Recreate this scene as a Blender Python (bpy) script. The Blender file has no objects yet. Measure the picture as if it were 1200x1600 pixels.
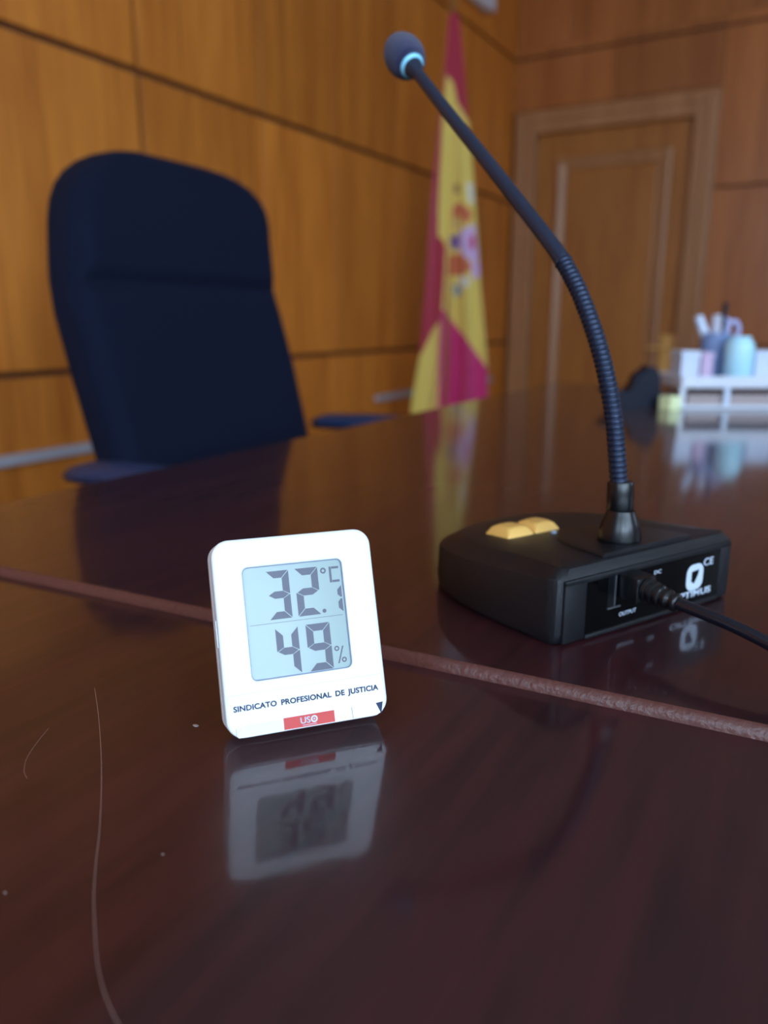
import bpy, bmesh, math, random
from mathutils import Vector, Matrix
PI = math.pi
R = math.radians
random.seed(7)
scn = bpy.context.scene
C = scn.collection

# ------------------------------------------------------------ camera, world, light, exposure
YAW = R(29.85)
cam_d = bpy.data.cameras.new('camera')
cam = bpy.data.objects.new('camera', cam_d); C.objects.link(cam)
cam.location = (0, 0, .891)
cam.rotation_euler = (R(90 - 13.925), 0, YAW)
cam_d.sensor_fit = 'VERTICAL'; cam_d.sensor_height = 32; cam_d.sensor_width = 24
cam_d.lens = 32 * 1210 / 1600
cam_d.clip_start = .01
cam_d.dof.use_dof = True
cam_d.dof.focus_distance = .292
cam_d.dof.aperture_fstop = 5.8
scn.camera = cam
scn.view_settings.view_transform = 'Standard'
scn.view_settings.look = 'None'
scn.view_settings.gamma = 1
scn.view_settings.use_curve_mapping = False
scn.view_settings.exposure = 0.97

w = bpy.data.worlds.new('daylight'); scn.world = w; w.use_nodes = True
w.node_tree.nodes['Background'].inputs[0].default_value = (.60, .78, 1, 1)
w.node_tree.nodes['Background'].inputs[1].default_value = 1.0

WIN_RIGHT = [(-2.1, 1.3), (-.5, 1.3), (3.0, 1.3)]    # centre y, width, windows in the right wall
WIN_REAR = [(2.1, 1.6), (.1, 1.4)]                    # centre x, width, window in the rear wall
POWER_RIGHT = [58, 30, 12]
POWER_REAR = [56, 20]
XR, YN, ZC = 3.2, -3.0, 3.0
Z0, Z1 = 1.3, 2.8
def daylight(name, loc, rot, sx, sy, power):
    l = bpy.data.lights.new(name, 'AREA'); l.shape = 'RECTANGLE'; l.size = sx; l.size_y = sy
    l.energy = power; l.color = (.57, .77, 1)
    o = bpy.data.objects.new(name, l); C.objects.link(o); o.location = loc; o.rotation_euler = rot
for (cy, wd), pw in zip(WIN_RIGHT, POWER_RIGHT):
    daylight('window_daylight', (XR + .17, cy, (Z0 + Z1) / 2), (0, R(90), 0), Z1 - Z0, wd, pw)
for (cx, wd), pw in zip(WIN_REAR, POWER_REAR):
    daylight('window_daylight', (cx, YN - .17, (Z0 + Z1) / 2), (R(90), 0, 0), wd, Z1 - Z0, pw)

# ------------------------------------------------------------ materials
def srgb(r, g, b):
    f = lambda c: ((c / 255) / 12.92) if c / 255 <= .04045 else (((c / 255) + .055) / 1.055) ** 2.4
    return (f(r), f(g), f(b), 1)
def mat(name, col, rough=.5, metal=0, spec=.5, coat=0, coat_rough=.1, emis=None, es=0, bump=0, bump_scale=400, trans=0, sheen=0, var=0):
    m = bpy.data.materials.new(name); m.use_nodes = True
    nt = m.node_tree; b = nt.nodes['Principled BSDF']
    b.inputs['Base Color'].default_value = col
    b.inputs['Roughness'].default_value = rough
    b.inputs['Metallic'].default_value = metal
    b.inputs['Specular IOR Level'].default_value = spec
    b.inputs['Coat Weight'].default_value = coat
    b.inputs['Coat Roughness'].default_value = coat_rough
    b.inputs['Transmission Weight'].default_value = trans
    b.inputs['Sheen Weight'].default_value = sheen
    if emis: b.inputs['Emission Color'].default_value = emis; b.inputs['Emission Strength'].default_value = es
    tc = nt.nodes.new('ShaderNodeTexCoord')
    if bump or var:
        n = nt.nodes.new('ShaderNodeTexNoise'); n.inputs['Scale'].default_value = bump_scale; n.inputs['Detail'].default_value = 3
        nt.links.new(tc.outputs['Object'], n.inputs['Vector'])
    if bump:
        bp = nt.nodes.new('ShaderNodeBump'); bp.inputs['Strength'].default_value = bump; bp.inputs['Distance'].default_value = .001
        nt.links.new(n.outputs['Fac'], bp.inputs['Height']); nt.links.new(bp.outputs['Normal'], b.inputs['Normal'])
    if var:
        mx = nt.nodes.new('ShaderNodeMix'); mx.data_type = 'RGBA'
        mx.inputs['A'].default_value = tuple(c * (1 - var) for c in col[:3]) + (1,)
        mx.inputs['B'].default_value = tuple(min(1, c * (1 + var)) for c in col[:3]) + (1,)
        nt.links.new(n.outputs['Fac'], mx.inputs['Factor']); nt.links.new(mx.outputs['Result'], b.inputs['Base Color'])
    return m

def wood(name, dark, light, rough=.35, scale=(14, 14, .9), coat=0, panel=None, spec=.5, coat_rough=.08, bump=.05, streak=.5, coat_ior=1.5):
    """stretched-noise wood grain in object space; panel = (axis, width, phase) gives every veneer sheet its own tone"""
    m = bpy.data.materials.new(name); m.use_nodes = True
    nt = m.node_tree; L = nt.links.new; b = nt.nodes['Principled BSDF']
    tc = nt.nodes.new('ShaderNodeTexCoord'); mp = nt.nodes.new('ShaderNodeMapping'); mp.inputs['Scale'].default_value = scale
    L(tc.outputs['Object'], mp.inputs['Vector'])
    n = nt.nodes.new('ShaderNodeTexNoise'); n.inputs['Scale'].default_value = 1; n.inputs['Detail'].default_value = 5; n.inputs['Roughness'].default_value = .6; n.inputs['Distortion'].default_value = .5
    vec = mp.outputs['Vector']
    if panel:
        sx = nt.nodes.new('ShaderNodeSeparateXYZ'); L(tc.outputs['Object'], sx.inputs[0])
        a = nt.nodes.new('ShaderNodeMath'); a.operation = 'MULTIPLY_ADD'; a.inputs[1].default_value = 1 / panel[1]; a.inputs[2].default_value = panel[2]
        L(sx.outputs[panel[0]], a.inputs[0]); fl = nt.nodes.new('ShaderNodeMath'); fl.operation = 'FLOOR'; L(a.outputs[0], fl.inputs[0])
        z = nt.nodes.new('ShaderNodeMath'); z.operation = 'MULTIPLY_ADD'; z.inputs[1].default_value = 1 / .9; z.inputs[2].default_value = .17
        L(sx.outputs[2], z.inputs[0]); fz = nt.nodes.new('ShaderNodeMath'); fz.operation = 'FLOOR'; L(z.outputs[0], fz.inputs[0])
        cb = nt.nodes.new('ShaderNodeCombineXYZ'); L(fl.outputs[0], cb.inputs[0]); L(fz.outputs[0], cb.inputs[1])
        wn = nt.nodes.new('ShaderNodeTexWhiteNoise'); wn.noise_dimensions = '3D'; L(cb.outputs[0], wn.inputs['Vector'])
        off = nt.nodes.new('ShaderNodeVectorMath'); off.operation = 'MULTIPLY_ADD'; off.inputs[1].default_value = (9, 9, 9)
        L(wn.outputs['Color'], off.inputs[0]); L(vec, off.inputs[2]); vec = off.outputs[0]
    L(vec, n.inputs['Vector'])
    n2 = nt.nodes.new('ShaderNodeTexNoise'); n2.inputs['Scale'].default_value = 6; n2.inputs['Detail'].default_value = 4
    L(vec, n2.inputs['Vector'])
    mixf = nt.nodes.new('ShaderNodeMath'); mixf.operation = 'MULTIPLY_ADD'; mixf.inputs[1].default_value = streak; L(n2.outputs['Fac'], mixf.inputs[0])
    hf = nt.nodes.new('ShaderNodeMath'); hf.operation = 'MULTIPLY'; hf.inputs[1].default_value = 1 - streak * .5; L(n.outputs['Fac'], hf.inputs[0]); L(hf.outputs[0], mixf.inputs[2])
    cr = nt.nodes.new('ShaderNodeValToRGB'); cr.color_ramp.elements[0].position = .38; cr.color_ramp.elements[1].position = .82
    cr.color_ramp.elements[0].color = dark; cr.color_ramp.elements[1].color = light
    L(mixf.outputs[0], cr.inputs[0]); col = cr.outputs[0]
    if panel:
        hs = nt.nodes.new('ShaderNodeHueSaturation'); L(col, hs.inputs['Color'])
        vv = nt.nodes.new('ShaderNodeMath'); vv.operation = 'MULTIPLY_ADD'; vv.inputs[1].default_value = .3; vv.inputs[2].default_value = .85
        L(wn.outputs['Value'], vv.inputs[0]); L(vv.outputs[0], hs.inputs['Value']); col = hs.outputs[0]
    L(col, b.inputs['Base Color'])
    b.inputs['Roughness'].default_value = rough; b.inputs['Specular IOR Level'].default_value = spec
    b.inputs['Coat Weight'].default_value = coat; b.inputs['Coat Roughness'].default_value = coat_rough; b.inputs['Coat IOR'].default_value = coat_ior
    if bump:
        bp = nt.nodes.new('ShaderNodeBump'); bp.inputs['Strength'].default_value = bump; bp.inputs['Distance'].default_value = .001
        L(n2.outputs['Fac'], bp.inputs['Height']); L(bp.outputs['Normal'], b.inputs['Normal'])
    return m

M = {}
M['veneer_l'] = wood('orange_veneer', srgb(166, 88, 26), srgb(224, 138, 52), rough=.42, scale=(1.2, 9, .55), panel=(1, .56, .53), spec=.35)
M['veneer_b'] = wood('orange_veneer_back', srgb(150, 82, 36), srgb(188, 114, 58), rough=.34, scale=(9, 1.2, .55), panel=(0, .62, .2), spec=.5)
M['door_wood'] = wood('door_wood', srgb(150, 88, 36), srgb(190, 122, 58), rough=.36, scale=(8, 2, .6), spec=.45)
M['casing'] = wood('casing_wood', srgb(158, 104, 62), srgb(190, 134, 88), rough=.4, scale=(12, 3, .6), spec=.5)
M['groove'] = mat('groove', srgb(96, 52, 22), .7)
M['plaster'] = mat('plaster', srgb(212, 212, 208), .8, bump=.1, bump_scale=60)
M['ceiling'] = mat('ceiling_paint', srgb(228, 228, 226), .85, bump=.1, bump_scale=60)
M['floor'] = wood('parquet', srgb(96, 60, 32), srgb(130, 86, 48), rough=.4, scale=(10, 1, 1))
M['white_paint'] = mat('white_paint', srgb(225, 225, 222), .5)
M['trunk'] = mat('trunking_plastic', srgb(172, 172, 182), .45)
M['navy'] = mat('navy_fabric', srgb(7, 16, 38), .9, spec=.2, bump=.4, bump_scale=900, var=.2)
M['arm'] = mat('armrest_plastic', srgb(26, 46, 82), .5, bump=.1)
M['black_metal'] = mat('black_metal', srgb(24, 25, 29), .4, metal=.4)
M['blackp'] = mat('black_plastic', srgb(18, 18, 23), .40, spec=.4, bump=.3, bump_scale=2500)
M['black_soft'] = mat('black_rubber', srgb(10, 11, 16), .28)
M['black_gloss'] = mat('black_gloss', srgb(4, 5, 7), .1, spec=.3)
M['flex'] = mat('flex_steel', srgb(34, 44, 66), .28, metal=.5)
M['stem'] = mat('stem_steel', srgb(40, 48, 68), .32, metal=.35)
M['foam'] = mat('foam', srgb(46, 46, 84), 1, spec=.1, bump=1, bump_scale=2600, sheen=.3)
M['ring'] = mat('ring', srgb(150, 226, 255), .3, coat=.5)
M['yellow'] = mat('yellow_keys', srgb(238, 184, 98), .42)
M['led'] = mat('led_lens', srgb(150, 160, 178), .3)
M['ink_w'] = mat('white_print', srgb(205, 215, 232), .5)
M['whitep'] = mat('white_plastic', srgb(240, 241, 244), .38, spec=.4)
M['label'] = mat('label_paper', srgb(243, 244, 247), .5, spec=.3)
M['label_edge'] = mat('label_edge', srgb(205, 212, 222), .6)
M['lcd'] = mat('lcd_glass', srgb(138, 156, 152), .2, spec=.5)
M['lcd_recess_shade'] = mat('lcd_recess_shade', srgb(120, 130, 160), .5)  # shadow at the recess edge, painted as a grey-blue colour
M['seg'] = mat('lcd_segment', srgb(66, 66, 86), .35)
M['ink_navy'] = mat('navy_print', srgb(24, 38, 78), .6)
M['red'] = mat('red_print', srgb(206, 62, 56), .5)
M['tint'] = mat('pale_blue_print', srgb(232, 238, 244), .5)
M['brass'] = mat('brass', srgb(232, 178, 96), .5)
M['gold'] = mat('gold', srgb(200, 150, 70), .3, metal=.8)
M['pole'] = mat('pole_wood', srgb(166, 112, 60), .4)
M['steel'] = mat('steel', srgb(170, 172, 178), .3, metal=.9)
M['tray'] = mat('tray_white', srgb(222, 224, 236), .4)
M['boxw'] = mat('white_card', srgb(212, 220, 240), .6)
M['boxp'] = mat('pink_card', srgb(206, 178, 208), .6)
M['bottle'] = mat('pale_cyan_plastic', srgb(190, 238, 255), .25)
M['cup'] = mat('grey_blue_cup', srgb(122, 142, 184), .35)
M['marker'] = mat('marker_white', srgb(214, 226, 246), .4)
M['card'] = mat('beige_card', srgb(196, 192, 206), .6)
M['lilac'] = mat('lilac_plastic', srgb(180, 180, 222), .4)
M['sticky'] = mat('sticky_yellow', srgb(240, 246, 190), .5)
M['paper'] = mat('beige_paper', srgb(172, 154, 152), .8)
M['dark_desk'] = mat('black_desk_plastic', srgb(12, 16, 34), .5, spec=.2)
M['speck'] = mat('crumb', srgb(150, 130, 125), .8)
M['hair'] = mat('hair_strand', srgb(170, 138, 130), .5)
M['glass'] = bpy.data.materials.new('window_glass'); M['glass'].use_nodes = True
_nt = M['glass'].node_tree; _nt.nodes.remove(_nt.nodes['Principled BSDF'])
_t = _nt.nodes.new('ShaderNodeBsdfTransparent'); _g = _nt.nodes.new('ShaderNodeBsdfGlossy'); _g.inputs['Roughness'].default_value = .02
_x = _nt.nodes.new('ShaderNodeMixShader'); _x.inputs[0].default_value = .06
_nt.links.new(_t.outputs[0], _x.inputs[1]); _nt.links.new(_g.outputs[0], _x.inputs[2]); _nt.links.new(_x.outputs[0], _nt.nodes['Material Output'].inputs[0])

def table_wood(name):
    m = wood(name, srgb(26, 14, 20), srgb(62, 27, 31), rough=.4, scale=(22, 1.8, 16), spec=.2, coat=1, coat_rough=.085, bump=0, streak=.7)
    nt = m.node_tree; L = nt.links.new; b = nt.nodes['Principled BSDF']
    tc = nt.nodes.new('ShaderNodeTexCoord')
    n = nt.nodes.new('ShaderNodeTexNoise'); n.inputs['Scale'].default_value = 260; n.inputs['Detail'].default_value = 3
    L(tc.outputs['Object'], n.inputs['Vector'])
    bp = nt.nodes.new('ShaderNodeBump'); bp.inputs['Strength'].default_value = .03; bp.inputs['Distance'].default_value = .001
    L(n.outputs['Fac'], bp.inputs['Height']); L(bp.outputs['Normal'], b.inputs['Coat Normal'])
    return m
M['table'] = table_wood('mahogany_top')
M['table_leg'] = wood('mahogany_body', srgb(40, 16, 12), srgb(74, 30, 22), rough=.4, scale=(14, 14, 1.2))
M['edge'] = mat('worn_edge', srgb(90, 50, 44), .35, bump=.45, bump_scale=420, var=.3)

# ------------------------------------------------------------ mesh helpers
def mobj(name, bm, m, parent=None, smooth=False, loc=None):
    me = bpy.data.meshes.new(name)
    bmesh.ops.recalc_face_normals(bm, faces=bm.faces[:])
    bm.to_mesh(me); bm.free()
    for x in (m if isinstance(m, (list, tuple)) else [m]): me.materials.append(x)
    if smooth:
        for p in me.polygons: p.use_smooth = True
        if smooth != True: me.set_sharp_from_angle(angle=R(smooth))
    o = bpy.data.objects.new(name, me); C.objects.link(o)
    if parent: o.parent = parent
    if loc: o.location = loc
    return o
def thing(name, label, cat, loc=(0, 0, 0), rz=0, group=None):
    o = bpy.data.objects.new(name, None); C.objects.link(o); o.empty_display_size = .02
    o.location = loc; o.rotation_euler = (0, 0, rz); tag(o, label, cat, group); return o
def tag(o, label, cat, group=None, kind=None):
    o['label'] = label; o['category'] = cat
    if group: o['group'] = group
    if kind: o['kind'] = kind
    return o
def struct(o, label=None):
    o['kind'] = 'structure'
    if label: o['label'] = label
    return o
def box(bm, x0, x1, y0, y1, z0, z1, bev=0, mi=0, rot=None, seg=2):
    r = bmesh.ops.create_cube(bm, size=1)
    vs = r['verts']
    bmesh.ops.scale(bm, verts=vs, vec=(x1 - x0, y1 - y0, z1 - z0))
    if bev:
        es = list({e for v in vs for e in v.link_edges})
        rb = bmesh.ops.bevel(bm, geom=es, offset=bev, segments=seg, affect='EDGES', profile=.5)
        vs = list({v for f in rb['faces'] for v in f.verts} | {v for v in vs if v.is_valid})
    if rot: bmesh.ops.transform(bm, matrix=rot, verts=vs)
    bmesh.ops.translate(bm, verts=vs, vec=((x0 + x1) / 2, (y0 + y1) / 2, (z0 + z1) / 2))
    for f in {f for v in vs for f in v.link_faces}: f.material_index = mi
    return vs
def NB(): return bmesh.new()
def loft(bm, loops, cap0=True, cap1=True, mi=0, close=False):
    V = [[bm.verts.new(p) for p in l] for l in loops]
    n = len(V[0]); rng = len(V) if close else len(V) - 1
    for i in range(rng):
        a, b = V[i], V[(i + 1) % len(V)]
        for k in range(n):
            f = bm.faces.new((a[k], a[(k + 1) % n], b[(k + 1) % n], b[k])); f.material_index = mi
    if cap0 and not close: bm.faces.new(V[0]).material_index = mi
    if cap1 and not close: bm.faces.new(V[-1]).material_index = mi
    return V
def tube(bm, pts, rad, seg=16, mi=0):
    pts = [Vector(p) for p in pts]; n = len(pts)
    rads = rad if isinstance(rad, (list, tuple)) else [rad] * n
    up = None; loops = []
    for i, p in enumerate(pts):
        t = (pts[min(i + 1, n - 1)] - pts[max(i - 1, 0)]).normalized()
        if up is None:
            up = Vector((0, 0, 1)) if abs(t.z) < .9 else Vector((1, 0, 0))
        s = t.cross(up).normalized(); up = s.cross(t).normalized()
        loops.append([p + (s * math.cos(2 * PI * k / seg) + up * math.sin(2 * PI * k / seg)) * rads[i] for k in range(seg)])
    loft(bm, loops, mi=mi)
def lathe(bm, prof, axis=Vector((0, 0, 1)), org=Vector((0, 0, 0)), seg=32, mi=0):
    """prof = [(distance along axis, radius)]"""
    axis = Vector(axis).normalized(); org = Vector(org)
    q = Vector((0, 0, 1)).rotation_difference(axis)
    loft(bm, [[org + q @ Vector((r * math.cos(2 * PI * k / seg), r * math.sin(2 * PI * k / seg), d)) for k in range(seg)] for d, r in prof], mi=mi)
def catmull(pts, n=8):
    P = [Vector(p) for p in pts]; P = [2 * P[0] - P[1]] + P + [2 * P[-1] - P[-2]]; out = []
    for i in range(1, len(P) - 2):
        for k in range(n):
            t = k / n; a, b, c, d = P[i - 1:i + 3]
            out.append(.5 * ((2 * b) + (c - a) * t + (2 * a - 5 * b + 4 * c - d) * t * t + (3 * b - a - 3 * c + d) * t ** 3))
    out.append(P[-2]); return out
def rrect(cx, cy, wd, h, r, n=8):
    o = []
    for (sx, sy, a0) in ((1, 1, 0), (-1, 1, 90), (-1, -1, 180), (1, -1, 270)):
        for k in range(n + 1):
            a = R(a0 + 90 * k / n)
            o.append((cx + sx * (wd / 2 - r) + r * math.cos(a), cy + sy * (h / 2 - r) + r * math.sin(a)))
    return o
def text_bm(s, width=None, height=None, bold=0, extrude=.00002, space=1.0, word=1.0):
    """built-in font turned to a mesh, origin at the lower left, scaled to the width and cap height"""
    cu = bpy.data.curves.new('t', 'FONT'); cu.body = s; cu.size = 1; cu.offset = bold; cu.space_character = space; cu.space_word = word
    cu.resolution_u = 4; cu.fill_mode = 'BOTH'
    ob = bpy.data.objects.new('t', cu); C.objects.link(ob)
    dg = bpy.context.evaluated_depsgraph_get(); me = bpy.data.meshes.new_from_object(ob.evaluated_get(dg))
    bpy.data.objects.remove(ob); bpy.data.curves.remove(cu)
    bm = NB(); bm.from_mesh(me); bpy.data.meshes.remove(me)
    xs = [v.co.x for v in bm.verts]; ys = [v.co.y for v in bm.verts]
    x0, x1, y0, y1 = min(xs), max(xs), min(ys), max(ys)
    sx = width / (x1 - x0); sy = height / (y1 - y0) if height else sx
    for v in bm.verts: v.co = Vector(((v.co.x - x0) * sx, (v.co.y - y0) * sy, 0))
    return bm
def flat(bm, pts, z=0):
    bm.faces.new([bm.verts.new((x, y, z)) for x, y in pts])
def thick(bm, d):
    """gives a flat mesh in xy a thickness d upwards (z)"""
    r = bmesh.ops.extrude_face_region(bm, geom=bm.faces[:])
    bmesh.ops.translate(bm, verts=[g for g in r['geom'] if isinstance(g, bmesh.types.BMVert)], vec=(0, 0, d))
def ringpoly(bm, cx, cy, r0, r1, n=24, z=0):
    a = [bm.verts.new((cx + r0 * math.cos(2 * PI * k / n), cy + r0 * math.sin(2 * PI * k / n), z)) for k in range(n)]
    b = [bm.verts.new((cx + r1 * math.cos(2 * PI * k / n), cy + r1 * math.sin(2 * PI * k / n), z)) for k in range(n)]
    for k in range(n): bm.faces.new((a[k], a[(k + 1) % n], b[(k + 1) % n], b[k]))

# ------------------------------------------------------------ room shell
XL, YB = -2.0, 5.18
bm = NB(); box(bm, XL - .2, XR + .2, YN - .2, YB + .2, -.1, 0); struct(mobj('floor', bm, M['floor']))
bm = NB(); box(bm, XL - .2, XR + .2, YN - .2, YB + .2, ZC, ZC + .1); struct(mobj('ceiling', bm, M['ceiling']))
ROWS = [0.0, .74, 1.645, 2.495, ZC]
YC = [-3.0, -2.46, -1.9, -1.34, -.78, -.22, .26, .80, 1.32, 1.94, 2.555, 3.05, 3.6, 4.15, 4.66, YB]
bm = NB(); box(bm, XL - .2, XL - .018, YN - .2, YB + .2, 0, ZC, mi=1)
for i in range(len(YC) - 1):
    for j in range(4):
        a = .009 if abs(YC[i] - 1.94) < .01 else .0012
        b = .009 if abs(YC[i + 1] - 1.94) < .01 else .0012
        box(bm, XL - .018, XL, YC[i] + a, YC[i + 1] - b, ROWS[j] + (.010 if j else 0), ROWS[j + 1] - (.010 if j < 3 else 0), bev=.0015, seg=1)
struct(mobj('wall_left', bm, [M['veneer_l'], M['groove']]))
# back wall, round the door
DX0, DX1, DZ = -1.985, -.748, 2.182
XC = [XL, -1.363, -.748, -.13, .49, 1.11, 1.73, 2.35, 2.8, XR]
bm = NB()
box(bm, XL, DX0 + .02, YB + .018, YB + .2, 0, DZ, mi=1); box(bm, DX1 - .02, XR, YB + .018, YB + .2, 0, DZ, mi=1); box(bm, XL, XR, YB + .018, YB + .2, DZ - .02, ZC, mi=1)
for i in range(len(XC) - 1):
    for j in range(4):
        z0, z1 = ROWS[j], ROWS[j + 1]
        if i < 2:
            if z1 <= DZ: continue
            z0 = max(z0, DZ)
        box(bm, XC[i] + .0012, XC[i + 1] - .0012, YB, YB + .018, z0 + (.008 if j else 0), z1 - (.008 if j < 3 else 0), bev=.0015, seg=1)
struct(mobj('wall_back', bm, [M['veneer_b'], M['groove']]))
# right wall and rear wall with window openings
def holed(name, axis, pos, span, wins, out):
    bm = NB(); s0, s1 = span; cur = s0
    def bx(a, b, z0, z1):
        lo, hi = sorted((pos, pos + out))
        if axis == 'x': box(bm, lo, hi, a, b, z0, z1)
        else: box(bm, a, b, lo, hi, z0, z1)
    for c, wd in sorted(wins):
        bx(cur, c - wd / 2, 0, ZC); bx(c - wd / 2, c + wd / 2, 0, Z0); bx(c - wd / 2, c + wd / 2, Z1, ZC); cur = c + wd / 2
    bx(cur, s1, 0, ZC); return struct(mobj(name, bm, M['plaster']))
holed('wall_right', 'x', XR, (YN - .2, YB + .2), WIN_RIGHT, .2)
holed('wall_rear', 'y', YN, (XL - .2, XR), WIN_REAR, -.2)
def window(k, axis, pos, c, wd, s):
    root = bpy.data.objects.new('window_%d' % k, None); C.objects.link(root); struct(root)
    root.location = (pos + s * .07, c, Z0) if axis == 'x' else (c, pos + s * .07, Z0)
    if axis == 'x': root.rotation_euler = (0, 0, R(90))
    H = Z1 - Z0; fr = NB()
    for a, b, z0, z1 in ((-wd / 2, -wd / 2 + .06, 0, H), (wd / 2 - .06, wd / 2, 0, H), (-wd / 2, wd / 2, 0, .06), (-wd / 2, wd / 2, H - .06, H), (-.03, .03, .06, H - .06)):
        box(fr, a, b, -.03, .03, z0, z1, bev=.004)
    mobj('window_frame', fr, M['white_paint'], root)
    g = NB(); box(g, -wd / 2 + .05, wd / 2 - .05, -.003, .003, .05, H - .05); mobj('window_pane', g, M['glass'], root)
k = 1
for c, wd in WIN_RIGHT: window(k, 'x', XR, c, wd, 1); k += 1
for c, wd in WIN_REAR: window(k, 'y', YN, c, wd, -1); k += 1

# door in the back wall
door = bpy.data.objects.new('door_1', None); C.objects.link(door); door.location = (-1.3665, YB, 0); struct(door)
hw = (DX1 - DX0) / 2                      # outer half width of the casing
ow, oz = .484, 2.07                       # opening half width and height
bm = NB()
def frame_profile(bm, hx, top, wdt, y0, y1, bev):
    box(bm, -hx, -hx + wdt, y0, y1, 0, top, bev=bev); box(bm, hx - wdt, hx, y0, y1, 0, top, bev=bev)
    box(bm, -hx + wdt, hx - wdt, y0, y1, top - wdt, top, bev=bev)
frame_profile(bm, hw, DZ, .135, -.018, .1, .006)
frame_profile(bm, hw - .012, DZ - .012, .055, -.030, -.010, .008)
mobj('door_casing', bm, M['casing'], door)
bm = NB(); box(bm, -ow + .004, ow - .004, .045, .085, .006, oz - .006, bev=.002)
mobj('door_leaf', bm, M['door_wood'], door)
bm = NB()
mx0, mx1, mz0, mz1 = -.342, .37, .25, 1.90
loft(bm, [[(mx0 + i, y, mz0 + i), (mx1 - i, y, mz0 + i), (mx1 - i, y, mz1 - i), (mx0 + i, y, mz1 - i)] for i, y in ((0, .05), (0, .036), (.008, .022), (.022, .018), (.040, .026), (.058, .032), (.070, .034), (.078, .05))], close=True)
mobj('panel_moulding', bm, M['casing'], door)
bm = NB(); box(bm, mx0 + .075, mx1 - .075, .035, .05, mz0 + .075, mz1 - .075, bev=.01)
mobj('door_panel', bm, M['door_wood'], door)
bm = NB(); box(bm, .390, .478, .034, .046, .50, .80, bev=.004); o = mobj('lock_plate', bm, M['brass'], door); o['label'] = 'brass lock plate'
bm = NB(); lathe(bm, [(0, .012), (.05, .012)], (0, -1, 0), (.43, .04, .72)); box(bm, .31, .44, -.02, -.004, .71, .73, bev=.006); mobj('door_handle', bm, M['brass'], o)

# cable trunking on the left wall, pale unit high up
for (a, b, lab) in ((-1.2, 2.2, 'pale grey cable trunking running low along the panelling behind the chair'), (3.39, 4.9, 'short grey cable trunking low on the panelling behind the flag')):
    bm = NB(); box(bm, XL, XL + .022, a, b, .491, .521, bev=.003)
    o = mobj('cable_trunking', bm, M['trunk']); tag(o, lab, 'cable trunking')
ac = thing('air_conditioner', 'pale wall unit mounted high above the flag, only its underside in view', 'air conditioner', (XL, 4.42, 2.60))
bm = NB(); box(bm, 0, .07, -.22, .24, 0, .28, bev=.01); mobj('housing', bm, M['tray'], ac, 30)
bm = NB(); box(bm, .02, .05, -.20, .17, -.006, .004, bev=.002); mobj('louvre', bm, M['white_paint'], ac)

# ------------------------------------------------------------ desks
ZT, ZL = .75, .745
X0, X1, YF = -.565, .66, 1.79
def sy(x): return .284 + .05 * x          # near edge of the raised desk top
d1 = thing('desk', 'long glossy mahogany desk carrying the microphone, its top a step higher', 'desk', (0, 1.05, 0))
def P(x, y, z): return (x, y - 1.05, z)
bm = NB()
prof = [(.0052, -.0052), (.0045, -.0020), (.0052 * .6, -.0008), (.0062, 0)]
r = .004
def slab_loop(ins, z):
    return [P(X0 + ins, sy(X0) + .0029, z), P(X1 - ins, sy(X1) + .0029, z), P(X1 - ins, YF - ins, z), P(X0 + ins, YF - ins, z)]
loft(bm, [slab_loop(.003, ZT - .035), slab_loop(0, ZT - .032), slab_loop(0, ZT - .004), slab_loop(.0012, ZT - .0012), slab_loop(.004, ZT)])
mobj('desk_top', bm, M['table'], d1)
# the worn, rounded front edge
bm = NB(); N_ = 160; cols = []
for i in range(N_ + 1):
    x = X0 + (X1 - X0) * i / N_
    j = random.uniform(-.00035, .00035)
    pr = [(.0030, .00002), (.0024 + j * .4, -.0001), (.0013 + j, -.0009), (.0004 + j * .6, -.0026), (-.0002 + j * .5, -.0043), (-.0004, -.0058), (.0030, -.0058)]
    cols.append([P(x, sy(x) + a, ZT + b) for a, b in pr])
loft(bm, cols)
o = mobj('edge_strip', bm, M['edge'], d1, 50); o['label'] = 'worn lighter brown rounded edge strip'
bm = NB(); box(bm, X0 + .06, X1 - .06, -.70, .66, ZT - .11, ZT - .035); mobj('apron', bm, M['table_leg'], d1)
for (x0, x1) in ((X0 + .05, X0 + .10), (X1 - .10, X1 - .05)):
    for (y0, y1) in ((-.72, -.67), (.66, .71)):
        bm = NB(); box(bm, x0, x1, y0, y1, 0, ZT - .035, bev=.004); mobj('leg', bm, M['table_leg'], d1)
d2 = thing('desk', 'near mahogany desk with slightly lower top, carrying the white thermometer', 'desk', (0, -.35, 0))
def P2(x, y, z): return (x, y + .35, z)
bm = NB()
def l2(ins, z): return [P2(X0 + ins, -.95 + ins, z), P2(X1 - ins, -.95 + ins, z), P2(X1 - ins, sy(X1) - .0006, z), P2(X0 + ins, sy(X0) - .0006, z)]
loft(bm, [l2(.003, ZL - .032), l2(0, ZL - .03), l2(0, ZL - .004), l2(.0012, ZL - .0012), l2(.004, ZL)])
mobj('desk_top', bm, M['table'], d2)
bm = NB(); box(bm, X0 + .06, X1 - .06, -.52, .55, ZL - .11, ZL - .032); mobj('apron', bm, M['table_leg'], d2)
for (x0, x1) in ((X0 + .05, X0 + .10), (X1 - .10, X1 - .05)):
    for (y0, y1) in ((-.57, -.52), (.55, .60)):
        bm = NB(); box(bm, x0, x1, y0, y1, 0, ZL - .032, bev=.004); mobj('leg', bm, M['table_leg'], d2)

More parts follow.
